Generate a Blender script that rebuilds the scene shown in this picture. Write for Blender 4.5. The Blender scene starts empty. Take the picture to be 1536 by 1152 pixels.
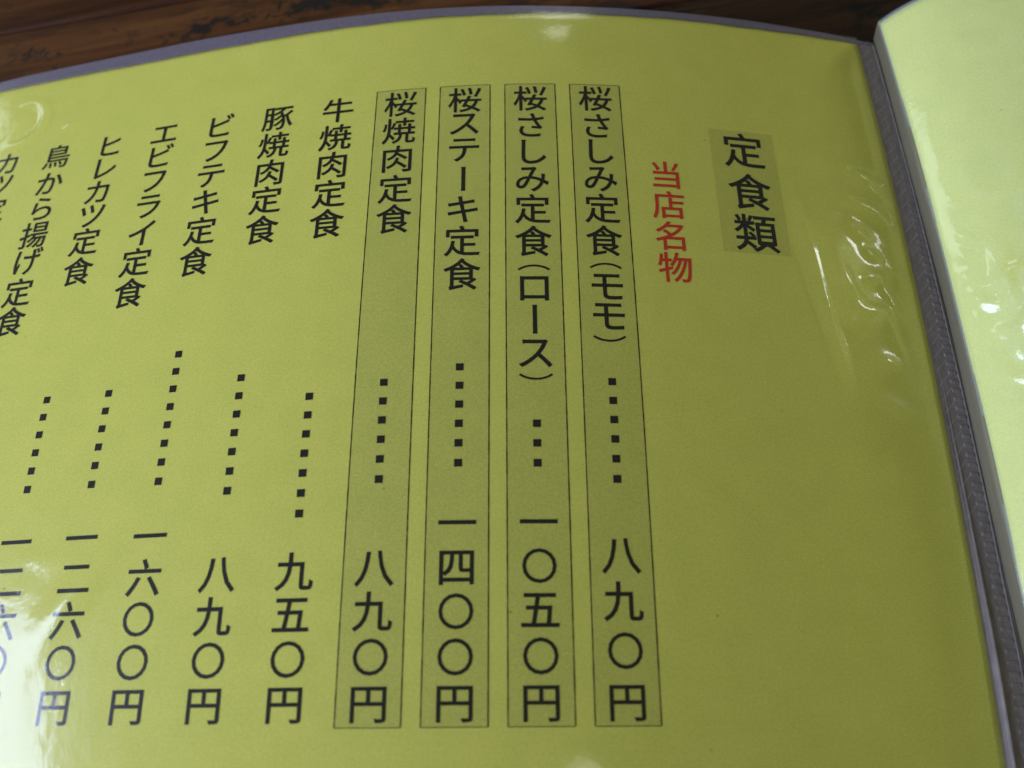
import bpy, math, random
import numpy as np
from mathutils import Matrix, Vector, noise

random.seed(7)
SC = bpy.context.scene
COL = SC.collection

# ------------------------------------------------------------------ frame of reference
# menu frame: millimetres on the open book; world: metres, table top at z = 0
BE = math.atan(.0846)
WM = np.array([[math.cos(BE), 0, math.sin(BE)], [0, 1, 0], [-math.sin(BE), 0, math.cos(BE)]])
LIFT = np.array([0, 0, 26.0])
def world(p):
    return (np.asarray(p) @ WM.T + LIFT) * .001
def wdir(d):
    d = np.array(d, float); d /= np.linalg.norm(d)
    return WM @ d

# ------------------------------------------------------------------ camera
cam_d = bpy.data.cameras.new('camera')
cam = bpy.data.objects.new('camera', cam_d); COL.objects.link(cam)
CAMP = np.array([-22.8834, -134.0086, 154.8149])
ex, ey, ez = .37885969, -.02255909, -.00690611
def rotxyz(a, b, c):
    cx, cy, cz = math.cos(a), math.cos(b), math.cos(c); sx, sy, sz = math.sin(a), math.sin(b), math.sin(c)
    Rx = np.array([[1, 0, 0], [0, cx, -sx], [0, sx, cx]]); Ry = np.array([[cy, 0, sy], [0, 1, 0], [-sy, 0, cy]])
    Rz = np.array([[cz, -sz, 0], [sz, cz, 0], [0, 0, 1]])
    return Rz @ Ry @ Rx
RW = WM @ rotxyz(ex, ey, ez)
pw = world(CAMP)
M4 = Matrix.Identity(4)
for i in range(3):
    for j in range(3): M4[i][j] = RW[i, j]
    M4[i][3] = pw[i]
cam.matrix_world = M4
cam_d.sensor_width = 36; cam_d.lens = 36 * 1294.07 / 1536
cam_d.clip_start = .01; cam_d.clip_end = 50
cam_d.dof.use_dof = True; cam_d.dof.focus_distance = .176; cam_d.dof.aperture_fstop = 12.5
SC.camera = cam

# ------------------------------------------------------------------ light
SC.view_settings.view_transform = 'Standard'; SC.view_settings.look = 'None'
SC.view_settings.exposure = 0; SC.view_settings.gamma = 1
w = bpy.data.worlds.new('World'); SC.world = w; w.use_nodes = True
bg = w.node_tree.nodes['Background']; bg.inputs[0].default_value = (1.0, .95, .38, 1)
# dim warm room: a little lighter overhead and on the window side
wt = w.node_tree; tcw = wt.nodes.new('ShaderNodeTexCoord')
dt = wt.nodes.new('ShaderNodeVectorMath'); dt.operation = 'DOT_PRODUCT'; dt.inputs[1].default_value = (-.62, .05, .78)
wt.links.new(tcw.outputs['Generated'], dt.inputs[0])
mrw = wt.nodes.new('ShaderNodeMapRange'); wt.links.new(dt.outputs['Value'], mrw.inputs[0])
for k_, v_ in zip((1, 2, 3, 4), (-.5, 1.0, .03, .135)): mrw.inputs[k_].default_value = v_
wt.links.new(mrw.outputs[0], bg.inputs[1])
CEN = np.array([-30., -60., 0.])
def window(name, d, dist, sx, sy, rad, col):
    L = bpy.data.lights.new(name, 'AREA'); L.shape = 'RECTANGLE'
    L.size = sx; L.size_y = sy; L.energy = rad * math.pi * sx * sy; L.color = col
    o = bpy.data.objects.new(name, L); COL.objects.link(o)
    d = wdir(d); o.location = world(CEN) + d * dist
    o.rotation_euler = Vector(d).to_track_quat('Z', 'Y').to_euler()
    return o
window('window_light', (-.92, -.27, .30), 1.6, .98, 1.02, 11.6, (.76, .88, 1.28))
window('back_window_light', (.06, .92, .35), 1.7, .32, .26, 5.0, (.95, 1.0, .95))
window('added_crinkle_light', (.77, .50, .40), 1.9, .36, .34, 13.0, (.95, 1.0, .97))  # unseen lamp added to raise highlights on the film's crinkles
window('added_back_left_light', (-.83, .55, .09), 2.2, .60, .46, 2.9, (.85, 1.0, 1.05))  # dim extra lamp, added to be mirrored in the upper-left film ring
ceil = window('ceiling_lamp', (.19, -.24, .95), 1.6, .26, .26, 2.6, (1.0, .97, .85)); ceil.data.shape = 'DISK'
ceil.location = world(np.array([-8., -143., 1.])) + wdir((.19, -.24, .95)) * 1.6

# ------------------------------------------------------------------ sheet geometry
A_ = [-0.05456444, -0.36588171, 0.19199308, 0.29198294, -0.04510883, -0.08061071]
B_ = [-0.01924064, 0.0257530, 0.0404037]
C_ = [-0.08912249, -0.00912415]
GL, GW = np.polynomial.legendre.leggauss(12)
P = 14.5
def surf(u, v):
    u = np.asarray(u, float).ravel(); v = np.asarray(v, float).ravel()
    s = (GL[None] + 1) / 2 * u[:, None]; ww = GW[None] / 2 * u[:, None]
    th = np.zeros_like(s); sn = s / 100.
    for i, ai in enumerate(A_): th += ai * sn ** i
    vn = ((v - 75) / 75.)[:, None]
    for i, bi in enumerate(B_): th += bi * sn ** i * vn
    X = (np.cos(th) * ww).sum(1); Z = (np.sin(th) * ww).sum(1)
    sv = (GL[None] + 1) / 2 * v[:, None]; wv = GW[None] / 2 * v[:, None]
    ph = np.zeros_like(sv); svn = (sv - 75) / 75.
    for i, ci in enumerate(C_): ph += ci * svn ** (i + 1)
    Y = -(np.cos(ph) * wv).sum(1); Z = Z + (np.sin(ph) * wv).sum(1)
    return np.stack([X, Y, Z], 1)
def spine_u(v):
    return np.interp(v, [-24, 0, 55, 85, 110, 122, 160], [72.8, 73, 73.6, 74.1, 74.5, 75., 75.5])
# right-hand pocket: s runs from the spine, first up the near-vertical margin, then over the sheet
MARG = 5.7
SS = np.linspace(0, 190, 1901)
def ang(s):
    a = 22 + 42 * np.exp(-np.clip(s - MARG, 0, None) / 13)
    t = np.clip((s - MARG + .5) / 1.0, 0, 1)
    return np.radians(103 * (1 - t) + a * t)
CX = np.concatenate([[0], np.cumsum(np.cos(ang((SS[1:] + SS[:-1]) / 2)) * np.diff(SS))])
CZ = np.concatenate([[0], np.cumsum(np.sin(ang((SS[1:] + SS[:-1]) / 2)) * np.diff(SS))])
def surf_r(s, v):
    s = np.asarray(s, float).ravel(); v = np.asarray(v, float).ravel()
    b = surf(spine_u(v), v)
    b[:, 0] += np.interp(s, SS, CX); b[:, 2] += np.interp(s, SS, CZ)
    return b
def with_h(fn, u, v, h):
    """points lifted by h (mm) along the sheet's normal"""
    u = np.asarray(u, float).ravel(); v = np.asarray(v, float).ravel()
    p = fn(u, v); e = .05
    n = np.cross(fn(u, v + e) - p, fn(u + e, v) - p); n /= np.linalg.norm(n, axis=1)[:, None]
    return p + n * np.asarray(h, float).ravel()[:, None]

def link(name, me, mat=None, parent=None, label=None):
    o = bpy.data.objects.new(name, me); COL.objects.link(o)
    if mat: me.materials.append(mat)
    if parent: o.parent = parent
    if label: o['label'] = label
    return o
def grid(name, fn, us, vs, hf, mat, parent=None, label=None, thick=0, vfun=None):
    nu, nv = len(us), len(vs)
    U, V = np.meshgrid(us, vs)
    if vfun is not None: U, V = vfun(U, V)
    H = hf(U, V) if callable(hf) else np.full(U.shape, hf)
    p = world(with_h(fn, U, V, H))
    idx = np.arange(nu * nv).reshape(nv, nu)
    q = np.stack([idx[:-1, :-1], idx[1:, :-1], idx[1:, 1:], idx[:-1, 1:]], -1).reshape(-1, 4)
    if thick:
        n0 = nu * nv
        p2 = world(with_h(fn, U, V, H - thick))
        p = np.concatenate([p, p2]); q2 = q[:, ::-1] + n0
        ring = np.concatenate([idx[0, :], idx[1:, -1], idx[-1, -2::-1], idx[-2:0:-1, 0]])
        rn = np.roll(ring, -1)
        side = np.stack([ring, rn, rn + n0, ring + n0], 1)
        q = np.concatenate([q, q2, side])
    me = bpy.data.meshes.new(name); me.from_pydata(p.tolist(), [], q.tolist())
    uvl = me.uv_layers.new(name='sheet')
    fu = np.concatenate([U.ravel()] * (2 if thick else 1)); fv = np.concatenate([V.ravel()] * (2 if thick else 1))
    li = np.empty(len(me.loops), dtype=np.int32); me.loops.foreach_get('vertex_index', li)
    uvl.data.foreach_set('uv', np.stack([fu[li] * .01, fv[li] * .01], 1).astype(np.float32).ravel())
    me.shade_smooth()
    if thick: 
        sm = np.ones(len(me.polygons), dtype=bool); sm[-len(side):] = False
        me.polygons.foreach_set('use_smooth', sm)
    return link(name, me, mat, parent, label)

# ------------------------------------------------------------------ materials
def mat(name):
    m = bpy.data.materials.new(name); m.use_nodes = True
    nt = m.node_tree
    return m, nt, nt.nodes['Principled BSDF'], nt.nodes['Material Output']
def N(nt, t, **kw):
    n = nt.nodes.new(t)
    for k, v in kw.items():
        if k.startswith('i_'): n.inputs[k[2:].replace('_', ' ')].default_value = v
        else: setattr(n, k, v)
    return n
def ramp(nt, fac, stops):
    r = nt.nodes.new('ShaderNodeValToRGB'); nt.links.new(fac, r.inputs[0])
    e = r.color_ramp.elements
    while len(e) < len(stops): e.new(.5)
    for k, (p, c) in enumerate(stops): e[k].position = p; e[k].color = (*c, 1)
    return r.outputs[0]
def mixc(nt, mode, fac, a, b):
    m = nt.nodes.new('ShaderNodeMix'); m.data_type = 'RGBA'; m.blend_type = mode
    for s, x in ((m.inputs[0], fac), (m.inputs[6], a), (m.inputs[7], b)):
        if hasattr(x, 'is_linked'): nt.links.new(x, s)
        else: s.default_value = x if not isinstance(x, tuple) else (*x, 1)
    return m.outputs[2]

def paper_mat(name, base, tint=False):
    m, nt, b, out = mat(name)
    uv = N(nt, 'ShaderNodeUVMap', uv_map='sheet')
    f1 = N(nt, 'ShaderNodeTexNoise', i_Scale=330.0, i_Detail=4.0, i_Roughness=.75)
    f2 = N(nt, 'ShaderNodeTexNoise', i_Scale=14.0, i_Detail=3.0)
    f3 = N(nt, 'ShaderNodeTexNoise', i_Scale=130.0, i_Detail=3.0)
    for f in (f1, f2, f3): nt.links.new(uv.outputs[0], f.inputs['Vector'])
    c = mixc(nt, 'MULTIPLY', 1.0, base, ramp(nt, f1.outputs[0], [(.3, (.72, .74, .64)), (.7, (1.02, 1.02, 1.02))]))
    c = mixc(nt, 'MULTIPLY', 1.0, c, ramp(nt, f2.outputs[0], [(.3, (.93, .955, .90)), (.7, (1.0, 1.0, 1.0))]))
    c = mixc(nt, 'MULTIPLY', 1.0, c, ramp(nt, f3.outputs[0], [(.3, (.93, .95, .86)), (.65, (1.0, 1.0, 1.0))]))
    if tint:   # halftone grey print over the yellow stock
        mp = N(nt, 'ShaderNodeMapping'); mp.inputs['Scale'].default_value = (230, 230, 230); mp.inputs['Rotation'].default_value = (0, 0, .78)
        nt.links.new(uv.outputs[0], mp.inputs[0])
        vo = N(nt, 'ShaderNodeTexVoronoi', i_Scale=1.0, i_Randomness=.35); nt.links.new(mp.outputs[0], vo.inputs['Vector'])
        c = mixc(nt, 'MULTIPLY', 1.0, c, ramp(nt, vo.outputs['Distance'], [(.15, (.69, .70, .74)), (.55, (.88, .88, .90))]))
    nt.links.new(c, b.inputs['Base Color'])
    vo2 = N(nt, 'ShaderNodeTexVoronoi', i_Scale=8.0); nt.links.new(uv.outputs[0], vo2.inputs['Vector'])
    c = mixc(nt, 'MULTIPLY', 1.0, c, ramp(nt, vo2.outputs['Distance'], [(.014, (.62, .58, .48)), (.028, (1.0, 1.0, 1.0))]))
    nt.links.new(c, b.inputs['Base Color'])
    b.inputs['Roughness'].default_value = .75; b.inputs['Specular IOR Level'].default_value = .3
    bp = N(nt, 'ShaderNodeBump', i_Strength=.25, i_Distance=.00005); nt.links.new(f1.outputs[0], bp.inputs['Height'])
    nt.links.new(bp.outputs[0], b.inputs['Normal'])
    return m
YEL = (.835, .80, .155)
M_paper = paper_mat('yellow_paper', YEL)
M_tint = paper_mat('grey_halftone_on_paper', YEL, True)

def ink_mat(name, col, rough=.5):
    m, nt, b, out = mat(name)
    tc = N(nt, 'ShaderNodeTexCoord')
    n1 = N(nt, 'ShaderNodeTexNoise', i_Scale=4000.0, i_Detail=2.0); nt.links.new(tc.outputs['Object'], n1.inputs['Vector'])
    c = ramp(nt, n1.outputs[0], [(.3, col), (.75, tuple(min(1, x * 1.5 + .003) for x in col))])
    nt.links.new(c, b.inputs['Base Color']); b.inputs['Roughness'].default_value = rough; b.inputs['Specular IOR Level'].default_value = .12
    return m
M_black = ink_mat('black_print', (.006, .0065, .005))
M_red = ink_mat('red_print', (.50, .032, .014))

def film_mat(name, haze, hcol=(.85, .9, .95, 1)):
    m, nt, b, out = mat(name)
    nt.nodes.remove(b)
    tc = N(nt, 'ShaderNodeTexCoord')
    n1 = N(nt, 'ShaderNodeTexNoise', i_Scale=1500.0, i_Detail=2.0)
    n2 = N(nt, 'ShaderNodeTexNoise', i_Scale=260.0, i_Detail=2.0)
    for n in (n1, n2): nt.links.new(tc.outputs['Object'], n.inputs['Vector'])
    b1 = N(nt, 'ShaderNodeBump', i_Strength=.35, i_Distance=.00003); nt.links.new(n1.outputs[0], b1.inputs['Height'])
    b2 = N(nt, 'ShaderNodeBump', i_Strength=.5, i_Distance=.00012); nt.links.new(n2.outputs[0], b2.inputs['Height'])
    nt.links.new(b1.outputs[0], b2.inputs['Normal'])
    # reflectance of a thin film, the same from both sides: R0 + (1 - R0) (1 - cos)^5
    lw = N(nt, 'ShaderNodeLayerWeight', i_Blend=.5); nt.links.new(b2.outputs[0], lw.inputs['Normal'])
    pw5 = N(nt, 'ShaderNodeMath', operation='POWER'); pw5.inputs[1].default_value = 5.0
    nt.links.new(lw.outputs['Facing'], pw5.inputs[0])
    dbl = N(nt, 'ShaderNodeMath', operation='MULTIPLY_ADD', use_clamp=True)
    dbl.inputs[1].default_value = .92; dbl.inputs[2].default_value = .06
    nt.links.new(pw5.outputs[0], dbl.inputs[0])
    tr = N(nt, 'ShaderNodeBsdfTransparent', i_Color=(.985, .985, .985, 1))
    df = N(nt, 'ShaderNodeBsdfDiffuse', i_Color=hcol)
    gl = N(nt, 'ShaderNodeBsdfGlossy', i_Roughness=.09); gl.distribution = 'GGX'
    nt.links.new(b2.outputs[0], gl.inputs['Normal'])
    m1 = nt.nodes.new('ShaderNodeMixShader'); m1.inputs[0].default_value = haze
    nt.links.new(tr.outputs[0], m1.inputs[1]); nt.links.new(df.outputs[0], m1.inputs[2])
    gl.inputs['Roughness'].default_value = .10
    gs = N(nt, 'ShaderNodeBsdfGlossy', i_Roughness=.22); gs.distribution = 'GGX'
    nt.links.new(b2.outputs[0], gs.inputs['Normal'])
    m3 = nt.nodes.new('ShaderNodeMixShader'); m3.inputs[0].default_value = .32
    nt.links.new(gl.outputs[0], m3.inputs[1]); nt.links.new(gs.outputs[0], m3.inputs[2]); gl = m3
    m2 = nt.nodes.new('ShaderNodeMixShader'); nt.links.new(dbl.outputs[0], m2.inputs[0])
    nt.links.new(m1.outputs[0], m2.inputs[1]); nt.links.new(gl.outputs[0], m2.inputs[2])
    nt.links.new(m2.outputs[0], out.inputs[0])
    return m
M_film = film_mat('clear_vinyl_film', .007)
M_film_r = film_mat('painted_sheen_film', .15, (.70, .95, .92, 1))  # bluish diffuse haze paints in the sky reflection veiling the right page

def vinyl_mat(name, col, alpha, rough, streak=(60, 60, 60), amt=.3):
    m, nt, b, out = mat(name)
    tc = N(nt, 'ShaderNodeUVMap', uv_map='sheet')
    mp = N(nt, 'ShaderNodeMapping'); mp.inputs['Scale'].default_value = streak
    nt.links.new(tc.outputs[0], mp.inputs[0])
    n1 = N(nt, 'ShaderNodeTexNoise', i_Scale=1.0, i_Detail=4.0, i_Roughness=.65); nt.links.new(mp.outputs[0], n1.inputs['Vector'])
    c = ramp(nt, n1.outputs[0], [(.3, tuple(x * (1 - amt) for x in col)), (.7, tuple(x * (1 + amt) for x in col))])
    nt.links.new(c, b.inputs['Base Color']); b.inputs['Roughness'].default_value = rough
    b.inputs['Alpha'].default_value = alpha
    bp = N(nt, 'ShaderNodeBump', i_Strength=.3, i_Distance=.00006); nt.links.new(n1.outputs[0], bp.inputs['Height'])
    nt.links.new(bp.outputs[0], b.inputs['Normal'])
    return m
M_weld = vinyl_mat('milky_welded_vinyl', (.205, .18, .225), .62, .38, (300, 40, 1), .16)
M_strip = vinyl_mat('grey_embossed_vinyl', (.30, .265, .25), .72, .3, (120, 25, 1), .22)
M_marg = vinyl_mat('smoky_vinyl_margin', (.20, .185, .115), .88, .30, (160, 6, 1), .15)
M_back = vinyl_mat('back_vinyl', (.4, .4, .4), .35, .35, (40, 40, 1), .1)

def wood_mat():
    m, nt, b, out = mat('dark_stained_wood')
    tc = N(nt, 'ShaderNodeTexCoord'); tone = N(nt, 'ShaderNodeAttribute', attribute_type='OBJECT', attribute_name='tone')
    def nz(scale, detail=5., rough=.6, dist=0.):
        mp = N(nt, 'ShaderNodeMapping'); mp.inputs['Scale'].default_value = scale
        mp.inputs['Location'].default_value = (scale[0] * .37, scale[1] * .11, 3.3)
        nt.links.new(tc.outputs['Object'], mp.inputs[0])
        n = N(nt, 'ShaderNodeTexNoise', i_Scale=1.0, i_Detail=detail, i_Roughness=rough, i_Distortion=dist)
        nt.links.new(mp.outputs[0], n.inputs['Vector']); return n.outputs[0]
    g1 = nz((9, 130, 60), 5, .6, .6); g2 = nz((40, 900, 300), 3); bl = nz((55, 150, 60), 6, .72, .5); bl2 = nz((14, 60, 30), 3)
    c = ramp(nt, g1, [(.30, (.036, .010, .004)), (.48, (.098, .034, .011)), (.68, (.17, .070, .022))])
    c = mixc(nt, 'MULTIPLY', 1.0, c, ramp(nt, g2, [(.35, (.72, .68, .62)), (.65, (1.0, 1.0, 1.0))]))
    st = N(nt, 'ShaderNodeMath', operation='MULTIPLY'); nt.links.new(ramp(nt, bl, [(.50, (0, 0, 0)), (.60, (1, 1, 1))]), st.inputs[0])
    nt.links.new(ramp(nt, bl2, [(.42, (0, 0, 0)), (.56, (1, 1, 1))]), st.inputs[1])
    c = mixc(nt, 'MIX', st.outputs[0], c, (.014, .013, .011))
    # a row of scorched marks that follows the grain
    sx = N(nt, 'ShaderNodeSeparateXYZ'); nt.links.new(tc.outputs['Object'], sx.inputs[0])
    d = N(nt, 'ShaderNodeMath', operation='SUBTRACT'); nt.links.new(sx.outputs[1], d.inputs[0]); d.inputs[1].default_value = .0665
    ab = N(nt, 'ShaderNodeMath', operation='ABSOLUTE'); nt.links.new(d.outputs[0], ab.inputs[0])
    mr = N(nt, 'ShaderNodeMapRange'); nt.links.new(ab.outputs[0], mr.inputs[0])
    for k_, v_ in zip((1, 2, 3, 4), (.002, .0085, .17, -.22)): mr.inputs[k_].default_value = v_ * (1 if k_ < 3 else 1)
    mk = nz((210, 230, 60), 4, .6, 1.2)
    ad = N(nt, 'ShaderNodeMath', operation='ADD'); mk2 = N(nt, 'ShaderNodeMath', operation='MULTIPLY_ADD'); nt.links.new(nz((60, 60, 30), 1), mk2.inputs[0]); mk2.inputs[1].default_value = .9; mk2.inputs[2].default_value = -.5
    mk3 = N(nt, 'ShaderNodeMath', operation='ADD'); nt.links.new(mk, mk3.inputs[0]); nt.links.new(mk2.outputs[0], mk3.inputs[1]); nt.links.new(mk3.outputs[0], ad.inputs[0]); nt.links.new(mr.outputs[0], ad.inputs[1])
    c = mixc(nt, 'MIX', ramp(nt, ad.outputs[0], [(.56, (0, 0, 0)), (.70, (.92, .92, .92))]), c, (.016, .015, .013))
    sc_ = N(nt, 'ShaderNodeCombineColor')
    for k in range(3): nt.links.new(tone.outputs['Fac'], sc_.inputs[k])
    c = mixc(nt, 'MULTIPLY', 1.0, c, sc_.outputs[0])
    nt.links.new(c, b.inputs['Base Color'])
    b.inputs['Roughness'].default_value = .5; b.inputs['Specular IOR Level'].default_value = .18
    bp = N(nt, 'ShaderNodeBump', i_Strength=.5, i_Distance=.0004); nt.links.new(g2, bp.inputs['Height'])
    nt.links.new(bp.outputs[0], b.inputs['Normal'])
    return m
M_wood = wood_mat()

def root(name, loc, label, cat, group=None):
    o = bpy.data.objects.new(name, None); COL.objects.link(o)
    o['label'] = label; o['category'] = cat
    if group: o['group'] = group
    o.empty_display_size = .02
    return o

# ------------------------------------------------------------------ table: boards side by side
table = root('wooden_table', (0, 0, 0), 'dark stained wooden table top with scorched black marks under the menu', 'table')
GA = math.atan(.165)
ca, sa = math.cos(GA), math.sin(GA)
pitch = 33 * ca
tones = {0: .95, -1: .26, -2: .7, 1: .8}
for k in range(-10, 9):
    # board k spans c in [45+33k, 78+33k] mm measured across the grain; grain runs at angle GA
    y0 = (45 + 33 * k) * ca; y1 = y0 + pitch
    g = .35 + .1 * random.random(); bv = .6
    prof = [(y0 + g / 2, -22), (y0 + g / 2, -bv), (y0 + g / 2 + bv, 0), (y1 - g / 2 - bv, 0), (y1 - g / 2, -bv), (y1 - g / 2, -22)]
    vs = []
    for X in (-420, 380):
        for y, z in prof: vs.append((X * .001, y * .001, z * .001))
    n = len(prof)
    fs = [(i, i + n, (i + 1) % n + n, (i + 1) % n) for i in range(n)] + [tuple(range(n)), tuple(range(2 * n - 1, n - 1, -1))]
    me = bpy.data.meshes.new('board'); me.from_pydata(vs, [], [f[::-1] for f in fs])
    o = link('board', me, M_wood, table); o.rotation_euler = (0, 0, GA)
    o['tone'] = tones.get(k, .6 + .35 * random.random())

# ------------------------------------------------------------------ yellow sheet in the left pocket
sheet = root('menu_sheet', (0, 0, 0), 'yellow printed menu sheet with vertical Japanese dishes and prices inside the left clear pocket', 'paper sheet')
UL, UR, VT, VB = -178., 68., -22.9, 159.
grid('paper', surf, np.linspace(UL, UR, 180), np.linspace(VT, VB, 130), 0., M_paper, sheet, thick=.12)

_glyph = {}
def glyph(ch, cap=.0105):
    if (ch, cap) in _glyph: return _glyph[ch, cap]
    best = None; a0 = 0
    for off in (0, .004, .0065, .0085, .0105, .0125):      # embolden, as far as the outline stays sound
        if off > cap: break
        cu = bpy.data.curves.new('g', 'FONT'); cu.body = ch; cu.size = 1; cu.resolution_u = 4; cu.offset = off
        o = bpy.data.objects.new('g', cu); COL.objects.link(o)
        dg = bpy.context.evaluated_depsgraph_get(); dg.update()
        me = o.evaluated_get(dg).to_mesh()
        v = np.array([x.co[:2] for x in me.vertices]); f = [tuple(p.vertices) for p in me.polygons]
        ar = sum(p.area for p in me.polygons)
        o.evaluated_get(dg).to_mesh_clear(); bpy.data.objects.remove(o); bpy.data.curves.remove(cu)
        if off and ar < a0 * 1.03: break
        best = (v, f); a0 = ar; boff = off
    v, f = best; lay = np.zeros(len(v))
    if boff < cap:                           # outline too tight to swell further: ink it again, slightly shifted
        d = (cap - boff) * 1.0; n = len(v); vs_, fs_, ls_ = [], [], []
        for k, (sx, sy) in enumerate(((-1, -1), (1, -1), (1, 1), (-1, 1))):
            vs_.append(v + np.array([sx * d, sy * d])); ls_.append(lay + k); fs_ += [tuple(i + k * n for i in q) for q in f]
        v, f, lay = np.concatenate(vs_), fs_, np.concatenate(ls_)
    _glyph[ch, cap] = (v, f, lay); return v, f, lay
def square(s=1.0): return np.array([(-s, -s), (s, -s), (s, s), (-s, s)]) / 2, [(0, 1, 2, 3)]
def text_part(name, items, mat_, label, h=.055):
    """items: (char, u centre, v centre, em) -> one printed run"""
    V, F, HL, k = [], [], [], 0
    for ch, uc, vc, em in items:
        if ch == 'DOT': g, f = square(); lay = np.zeros(4); g = g * em; x = g[:, 0]; y = g[:, 1]
        else:
            g, f, lay = glyph(ch, .0125 if name == 'price' else .0105)
            if ch in 'ー（）':
                g = np.stack([g[:, 1], -g[:, 0]], 1)                 # turned for vertical setting
                cx = (g[:, 0].min() + g[:, 0].max()) / 2
            else: cx = .5 if ch not in '〇円' else (g[:, 0].min() + g[:, 0].max()) / 2
            cy = (g[:, 1].min() + g[:, 1].max()) / 2
            sc = em; sy = em
            if ch == '〇': sc = sy = 6.06 / (g[:, 0].max() - g[:, 0].min())
            if ch == '円': sc = 6.1 / (g[:, 0].max() - g[:, 0].min()); sy = 5.75 / (g[:, 1].max() - g[:, 1].min())
            if ch in '（）': sc = em * .86; sy = em * .62
            x = (g[:, 0] - cx) * sc; y = (g[:, 1] - cy) * sy
        HL.append(h + .002 * lay); V.append(np.stack([uc + x, vc - y], 1)); F += [tuple(i + k for i in q) for q in f]; k += len(x)
    V = np.concatenate(V)
    p = world(with_h(surf, V[:, 0], V[:, 1], np.concatenate(HL)))
    me = bpy.data.meshes.new(name); me.from_pydata(p.tolist(), [], F)
    return link(name, me, mat_, sheet, label)

NAMES = {0: ('桜さしみ定食（モモ）', [4.12, 11.98, 19.15, 26.49, 33.97, 41.88, 47.89, 52.69, 59.33, 64.18]), 1: ('桜さしみ定食（ロース）', [4.3, 12.03, 19.43, 26.77, 34.32, 42.22, 48.53, 53.31, 60.17, 67.5, 72.35]), 2: ('桜ステーキ定食', [4.3, 11.34, 18.58, 26.33, 34.14, 41.95, 49.8]), 3: ('桜焼肉定食', [4.28, 12.09, 19.95, 28.0, 35.66]), 4: ('牛焼肉定食', [4.23, 12.25, 20.03, 27.79, 35.49]), 5: ('豚焼肉定食', [4.35, 12.21, 20.06, 27.59, 35.38]), 6: ('ビフテキ定食', [3.83, 11.54, 18.65, 25.96, 33.68, 41.52]), 7: ('エビフライ定食', [3.55, 10.19, 17.81, 24.9, 32.18, 39.7, 47.47]), 8: ('ヒレカツ定食', [4.32, 11.25, 18.27, 25.08, 32.2, 40.06]), 9: ('鳥から揚げ定食', [4.89, 13.1, 20.6, 28.09, 35.39, 43.51, 50.89]), 10: ('カツ定食', [4.37, 11.13, 18.65, 26.2])}
PRICES = {0: ('八九〇円', [106.13, 113.93, 122.11, 130.5]), 1: ('一〇五〇円', [100.06, 107.85, 115.39, 122.92, 130.5]), 2: ('一四〇〇円', [100.12, 108.11, 115.51, 122.98, 130.5]), 3: ('八九〇円', [108.03, 115.33, 122.87, 130.5]), 4: ('九五〇円', [108.18, 115.67, 123.06, 130.5]), 5: ('八九〇円', [108.33, 115.59, 123.0, 130.5]), 6: ('一六〇〇円', [100.58, 108.25, 115.64, 123.01, 130.5]), 7: ('一二六〇円', [100.22, 107.9, 115.39, 122.81, 130.5]), 8: ('一二六〇円', [100.34, 107.96, 115.3, 122.41, 130.5])}
DOTS = {0: (92.21, 6), 1: (89.31, 3), 2: (89.18, 6), 3: (91.9, 6), 4: (97.79, 7), 5: (92.87, 7), 6: (90.19, 8), 7: (89.87, 6), 8: (89.93, 6)}
EM = 7.75
for c in range(11):
    s, ys = NAMES[c]; u = -c * P
    text_part('dish_name', [(ch, u, y, EM) for ch, y in zip(s, ys)], M_black, 'black vertical dish name reading ' + s)
    if c in DOTS:
        v1, n = DOTS[c]
        text_part('leader_dots', [('DOT', u, v1 - 3.8 * k, 1.48) for k in range(n)], M_black, '%d small black squares leading to the price under %s' % (n, s))
    if c in PRICES:
        s2, y2 = PRICES[c]
        text_part('price', [(ch, u, y, EM * .93) for ch, y in zip(s2, y2)], M_black, 'black price %s under %s' % (s2, s))
BW, VBX = 5.6, 134.09
for c in range(4):
    u = -c * P
    tp = grid('tinted_panel', surf, np.linspace(u - BW, u + BW, 8), np.linspace(0, VBX, 90), .02, M_tint, sheet, 'grey tinted boxed panel behind ' + NAMES[c][0])
    # thin printed frame, slightly ragged like the print
    V, F = [], []
    def line(p0, p1, wd=.21):
        n = 130; p0 = np.array(p0); p1 = np.array(p1); d = (p1 - p0) / np.linalg.norm(p1 - p0); nn = np.array([-d[1], d[0]]) * wd / 2
        b = len(V)
        for i in range(n + 1):
            q = p0 + (p1 - p0) * i / n; j = 1 + random.uniform(-.22, .22)
            V.append(q + nn * j); V.append(q - nn * j)
            if i: F.append((b + 2 * i - 2, b + 2 * i - 1, b + 2 * i + 1, b + 2 * i))
    line((u - BW, 0), (u - BW, VBX)); line((u + BW, 0), (u + BW, VBX))
    line((u - BW + .1, 0), (u + BW - .1, 0), .13); line((u - BW + .1, VBX), (u + BW - .1, VBX), .13)
    V = np.array(V); p = world(with_h(surf, V[:, 0], V[:, 1], np.full(len(V), .04)))
    me = bpy.data.meshes.new('box_outline'); me.from_pydata(p.tolist(), [], F)
    me.polygons.foreach_set('use_smooth', [False] * len(me.polygons))
    link('box_outline', me, M_black, tp)
text_part('heading', [('定', 32.72, 16.11, 10.0), ('食', 32.84, 27.2, 10.0), ('類', 32.89, 37.87, 10.0)], M_black, 'large black heading reading 定食類')
grid('heading_panel', surf, np.linspace(32.61 - 7.44, 32.61 + 7.44, 8), np.linspace(10.71, 42.91, 20), .02, M_tint, sheet, 'grey tinted rectangle behind the heading')
text_part('specialty_note', [('当', 14.3, 24.53, 7.5), ('店', 14.3, 32.34, 7.5), ('名', 14.3, 40.02, 7.5), ('物', 14.45, 47.54, 7.5)], M_red, 'red vertical note reading 当店名物')

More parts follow.
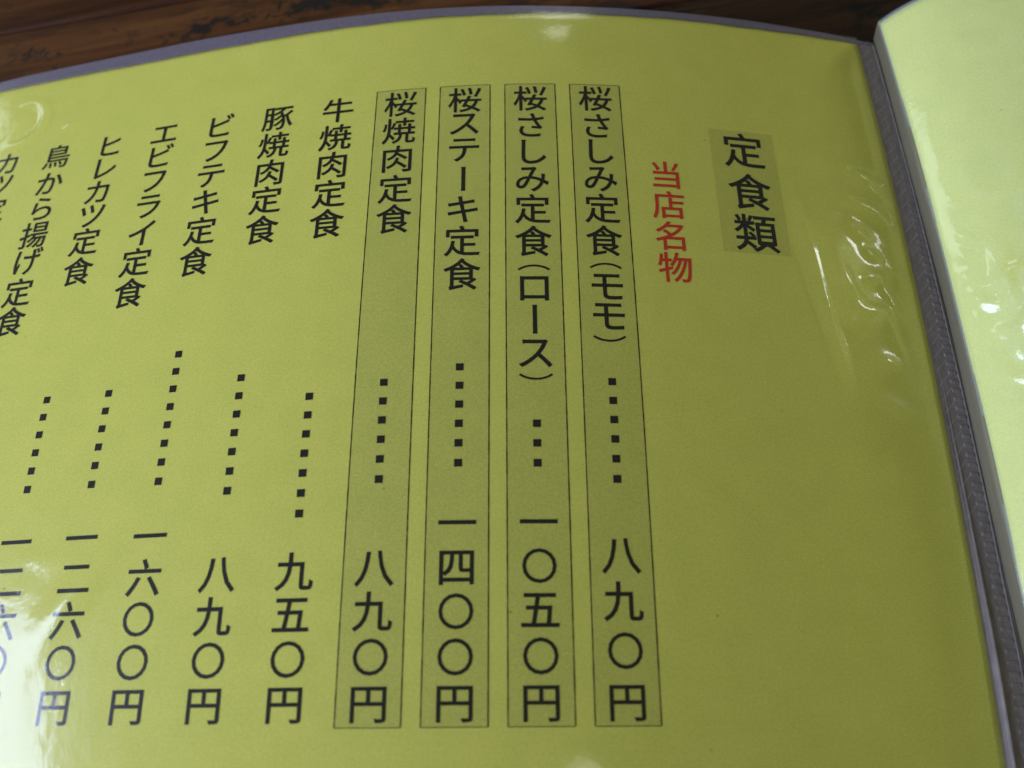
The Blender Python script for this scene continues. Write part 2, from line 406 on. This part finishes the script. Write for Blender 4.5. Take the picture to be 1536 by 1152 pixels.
# ------------------------------------------------------------------ blank yellow sheet in the right pocket
sheet2 = root('menu_sheet', (0, 0, 0), 'bright blank part of a yellow sheet in the raised right pocket beside the spine', 'paper sheet')
grid('paper', surf_r, np.linspace(MARG + .6, 180, 110), np.linspace(-24.2, 158, 110), 0., M_paper, sheet2, thick=.12)

# ------------------------------------------------------------------ the menu book of clear pockets
book = root('menu_book', (0, 0, 0), 'open menu book of clear wrinkled vinyl pockets with a grey embossed spine', 'menu')

def g2(U, V, u0, v0, lu, lv, ang_=0.):
    a = math.radians(ang_); du = U - u0; dv = V - v0
    x = du * math.cos(a) + dv * math.sin(a); y = -du * math.sin(a) + dv * math.cos(a)
    return np.exp(-(x / lu) ** 2 - (y / lv) ** 2)
def nfield(U, V, s, seed, ridged=False):
    o = np.empty(U.size); uu = U.ravel() / s; vv = V.ravel() / s
    for i in range(U.size): o[i] = noise.noise((uu[i], vv[i], seed))
    o = o.reshape(U.shape)
    return 1 - np.abs(o) * 2 if ridged else o
BUMPS = [ # u, v, long, short, height, angle (0 = along u)
    (59, 20.5, 3.6, 1.3, .55, 18), (57.5, 28.5, 3.4, 1.2, .55, 8), (62, 31, 2.4, 1.3, .35, 40), (56, 36, 2.6, 1.2, .5, 25),
    (50, 50, 6.5, 1.9, .95, 72), (48, 40, 6, 4, .5, 80), (57, 47, 3.2, 1.2, .5, -15), (56, 55.5, 4.0, 1.5, .7, -12), (58, 41, 2.0, 1.0, .3, 30),
    (43.8, 43, 10, 1.0, .42, 84), (46, 57, 10, 1.0, .46, 82), (57.5, 66.5, 2.8, 1.3, .3, 5), (61, 52, 3, .9, .22, 70),
    (-8, -10, 6, 4.5, .35, 70), (-4, -5, 5, .7, .10, 105), (-9, 140, 12, 6, .35, 5), (-100.5, 110, 9, 2.2, .30, -56), (-110, 104, 4, 1.3, .05, 10),
    (52, 47, 9, 3.6, .50, 78), (57, 76, 4, 1.6, .18, 20), (61.5, 24, 2.5, .8, .14, 30), (60, 60, 5, .8, .12, 75)]
def film_h(U, V):
    h = .30 + .10 * nfield(U, V, 38, 1.7) + .03 * nfield(U, V, 14, 5.1)
    for b in BUMPS: h += 1.9 * b[4] * g2(U, V, b[0], b[1], b[2] * 1.15, b[3] * 1.5, b[5])
    reg = g2(U, V, 55, 42, 9, 24)
    h += reg * (.16 * np.clip(nfield(U, V, 9, 9.3, True), 0, 1) ** 2 + .10 * nfield(U, V, 5.5, 2.2))
    r = np.hypot(U + 144.5, (V + 8.5) * .9); th = np.arctan2(V + 8.5, U + 144.5)
    h += .42 * np.exp(-((r - 6.6) / 1.1) ** 2) * np.clip(np.cos(th - .1) + .5, 0, 1)
    h += .3 * g2(U, V, -129, -5, 1.4, 2.0, 60) + .12 * g2(U, V, -120, -12, 2, 9, 20)
    reg2 = g2(U, V, -108, 100, 14, 16)
    h += reg2 * (.07 * nfield(U, V, 8, 4.4) + .008 * nfield(U, V, 1.6, 6.2))
    h += .03 * nfield(U, V, 22, 8.) * (V < 10)
    edge = np.clip((UR + 2 - U) / 6., 0, 1) * np.clip((V - VT + 2.5) / 5., .0, 1) * np.clip((U - UL + 3) / 6., 0, 1)
    return .10 + (np.clip(h, .12, None) - .10) * edge
film_us = np.concatenate([np.linspace(UL - 2.5, 35, 300), np.linspace(35.3, UR + .4, 110)])
film = grid('pocket_film', surf, film_us, np.linspace(VT - 2.2, 162, 330), film_h, M_film, book, 'clear glossy film over the printed sheet')

def film_r_h(U, V):
    h = .30 + .12 * nfield(U, V, 30, 11.7) + .03 * nfield(U, V, 11, 15.1)
    for b in ((10.5, 31, 2.2, .9, .5, 60), (11, 41, 2.6, 1.1, .8, 50), (10, 45, 2.2, 1.0, .6, 60), (9.5, 50, 2.0, 1.1, .8, 35), (11, 56, 3.6, 1.2, .9, 40), (9.6, 59, 1.6, 1.2, .7, 60),
              (16, 53, 7, 1.3, 1.0, 84), (18.5, 66, 7, 3.0, 2.0, 75), (21, 58, 6, 3.5, 2.2, 100), (14.5, 64, 3.0, 1.0, .7, 20), (16, 74, 6, 1.2, .5, 30), (17, 85, 7, 1.4, .5, 80)):
        h += b[4] * g2(U, V, b[0], b[1], b[2], b[3], b[5])
    reg = g2(U, V, 24, 52, 17, 26)
    h += reg * (.9 * np.clip(nfield(U, V, 9, 19.3, True), 0, 1) ** 3 + .25 * nfield(U, V, 3.6, 12.2))
    reg = g2(U, V, 21, 62, 8, 14)
    h += reg * (1.9 * np.clip(nfield(U, V, 8, 29.3, True), 0, 1) ** 2 + .5 * nfield(U, V, 4, 32.2))
    h += .16 * g2(U, V, 14, -4, 2.0, 26, 14) + .12 * g2(U, V, 30, -8, 2.5, 20, -35)
    edge = np.clip((U - MARG - .2) / 9., 0, 1) * np.clip((V + 25.0) / 4., 0, 1)
    return .10 + (np.clip(h, .12, None) - .10) * edge
grid('pocket_film', surf_r, np.linspace(MARG + .3, 183, 300), np.linspace(-25.0, 162, 300), film_r_h, M_film_r, book, 'glossy film over the right sheet, sky reflection painted as haze')
# back films under the two sheets
grid('back_film', surf, np.linspace(UL - 2.5, UR + .4, 90), np.linspace(VT - 2.2, 162, 60), -.3, M_back, book)
grid('back_film', surf_r, np.linspace(MARG + .3, 183, 60), np.linspace(-25.0, 162, 60), -.3, M_back, book)
# milky welded top edge; its outer rim is a little uneven
def rim(U, V):
    t = V                                   # 0..1 across the weld
    top = np.interp(U, [-180, -157, -130, -100, -65, -30, 0, 40, 60, 68, 73], [-26.4, -26.4, -26.9, -27.4, -26.6, -25.6, -25.0, -25.2, -24.6, -23.7, -23.5])
    bot = VT + .12 + .12 * np.sin(U * .21) + .08 * np.sin(U * .57)
    return U, top + (bot - top) * t
grid('welded_edge', surf, np.linspace(UL - 2.5, 72.6, 500), np.linspace(0, 1, 14), lambda U, V: .22 + .06 * np.sin((V + .9 * U) * 6.0) * np.cos(V * 3), M_weld, book, 'milky violet welded rim along the top of the pocket', thick=.2, vfun=rim)
# embossed spine strip: slanting scored lines on the left half, ladder rungs on the right half
def strip_uv(T, V):
    r = spine_u(V); l = UR - .05 + 0 * V
    return l + (r - l) * T, V
def strip_h(U, V):
    T = (U - UR + .05) / (spine_u(V) - UR + .05)
    d = ((V + 1.05 * (U - UR)) % 3.05) / 3.05
    diag = np.exp(-((d - .5) / .045) ** 2) * (T < .52) * (T > .06)
    f = (V % 1.95) / 1.95
    rung = (np.clip((.22 - np.abs(f - .5)) / .06, 0, 1)) * np.clip((T - .52) / .03, 0, 1) * np.clip((.84 - T) / .03, 0, 1)
    rail = np.exp(-((T - .90) / .025) ** 2) + .6 * np.exp(-((T - .10) / .02) ** 2) * np.clip((V - 70) / 30, 0, 1) + .8 * np.exp(-((T - .22) / .03) ** 2) * np.clip((V - 60) / 30, 0, 1)
    fold = .7 * np.exp(-((T - .19) / .075) ** 2) * np.clip((V - 80) / 45, 0, 1) ** 1.5
    return .05 + fold + .02 * diag + .14 * rung * np.clip((V + 5) / 60, .15, 1) + .16 * rail
grid('spine_strip', surf, np.linspace(0, 1, 60), np.linspace(-23.6, 162, 1300), strip_h, M_strip, book, 'grey embossed spine strip with slanting lines and ladder rungs', vfun=strip_uv)
grid('pocket_margin', surf_r, np.linspace(0, MARG + .7, 16), np.linspace(-25.1, 162, 200), lambda U, V: .0 + .15 * np.sin(V * .09), M_marg, book, 'plain smoky vinyl margin rising from the spine')

# pale lines on the strip's left half: painted light caught by the embossing
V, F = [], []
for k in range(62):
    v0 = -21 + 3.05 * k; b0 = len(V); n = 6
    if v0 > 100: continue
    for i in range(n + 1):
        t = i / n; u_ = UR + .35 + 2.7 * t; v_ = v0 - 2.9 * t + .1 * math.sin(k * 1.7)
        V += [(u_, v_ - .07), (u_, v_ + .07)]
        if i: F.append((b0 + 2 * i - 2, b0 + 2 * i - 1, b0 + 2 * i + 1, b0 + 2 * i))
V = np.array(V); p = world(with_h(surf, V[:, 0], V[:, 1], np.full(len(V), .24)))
me = bpy.data.meshes.new('glint_lines'); me.from_pydata(p.tolist(), [], F); uvl = me.uv_layers.new(name='sheet')
M_glint = vinyl_mat('painted_glint_vinyl', (.55, .53, .49), .7, .4)
link('glint_lines', me, M_glint, bpy.data.objects['spine_strip'], 'thin pale slanting lines, light painted along the embossing')
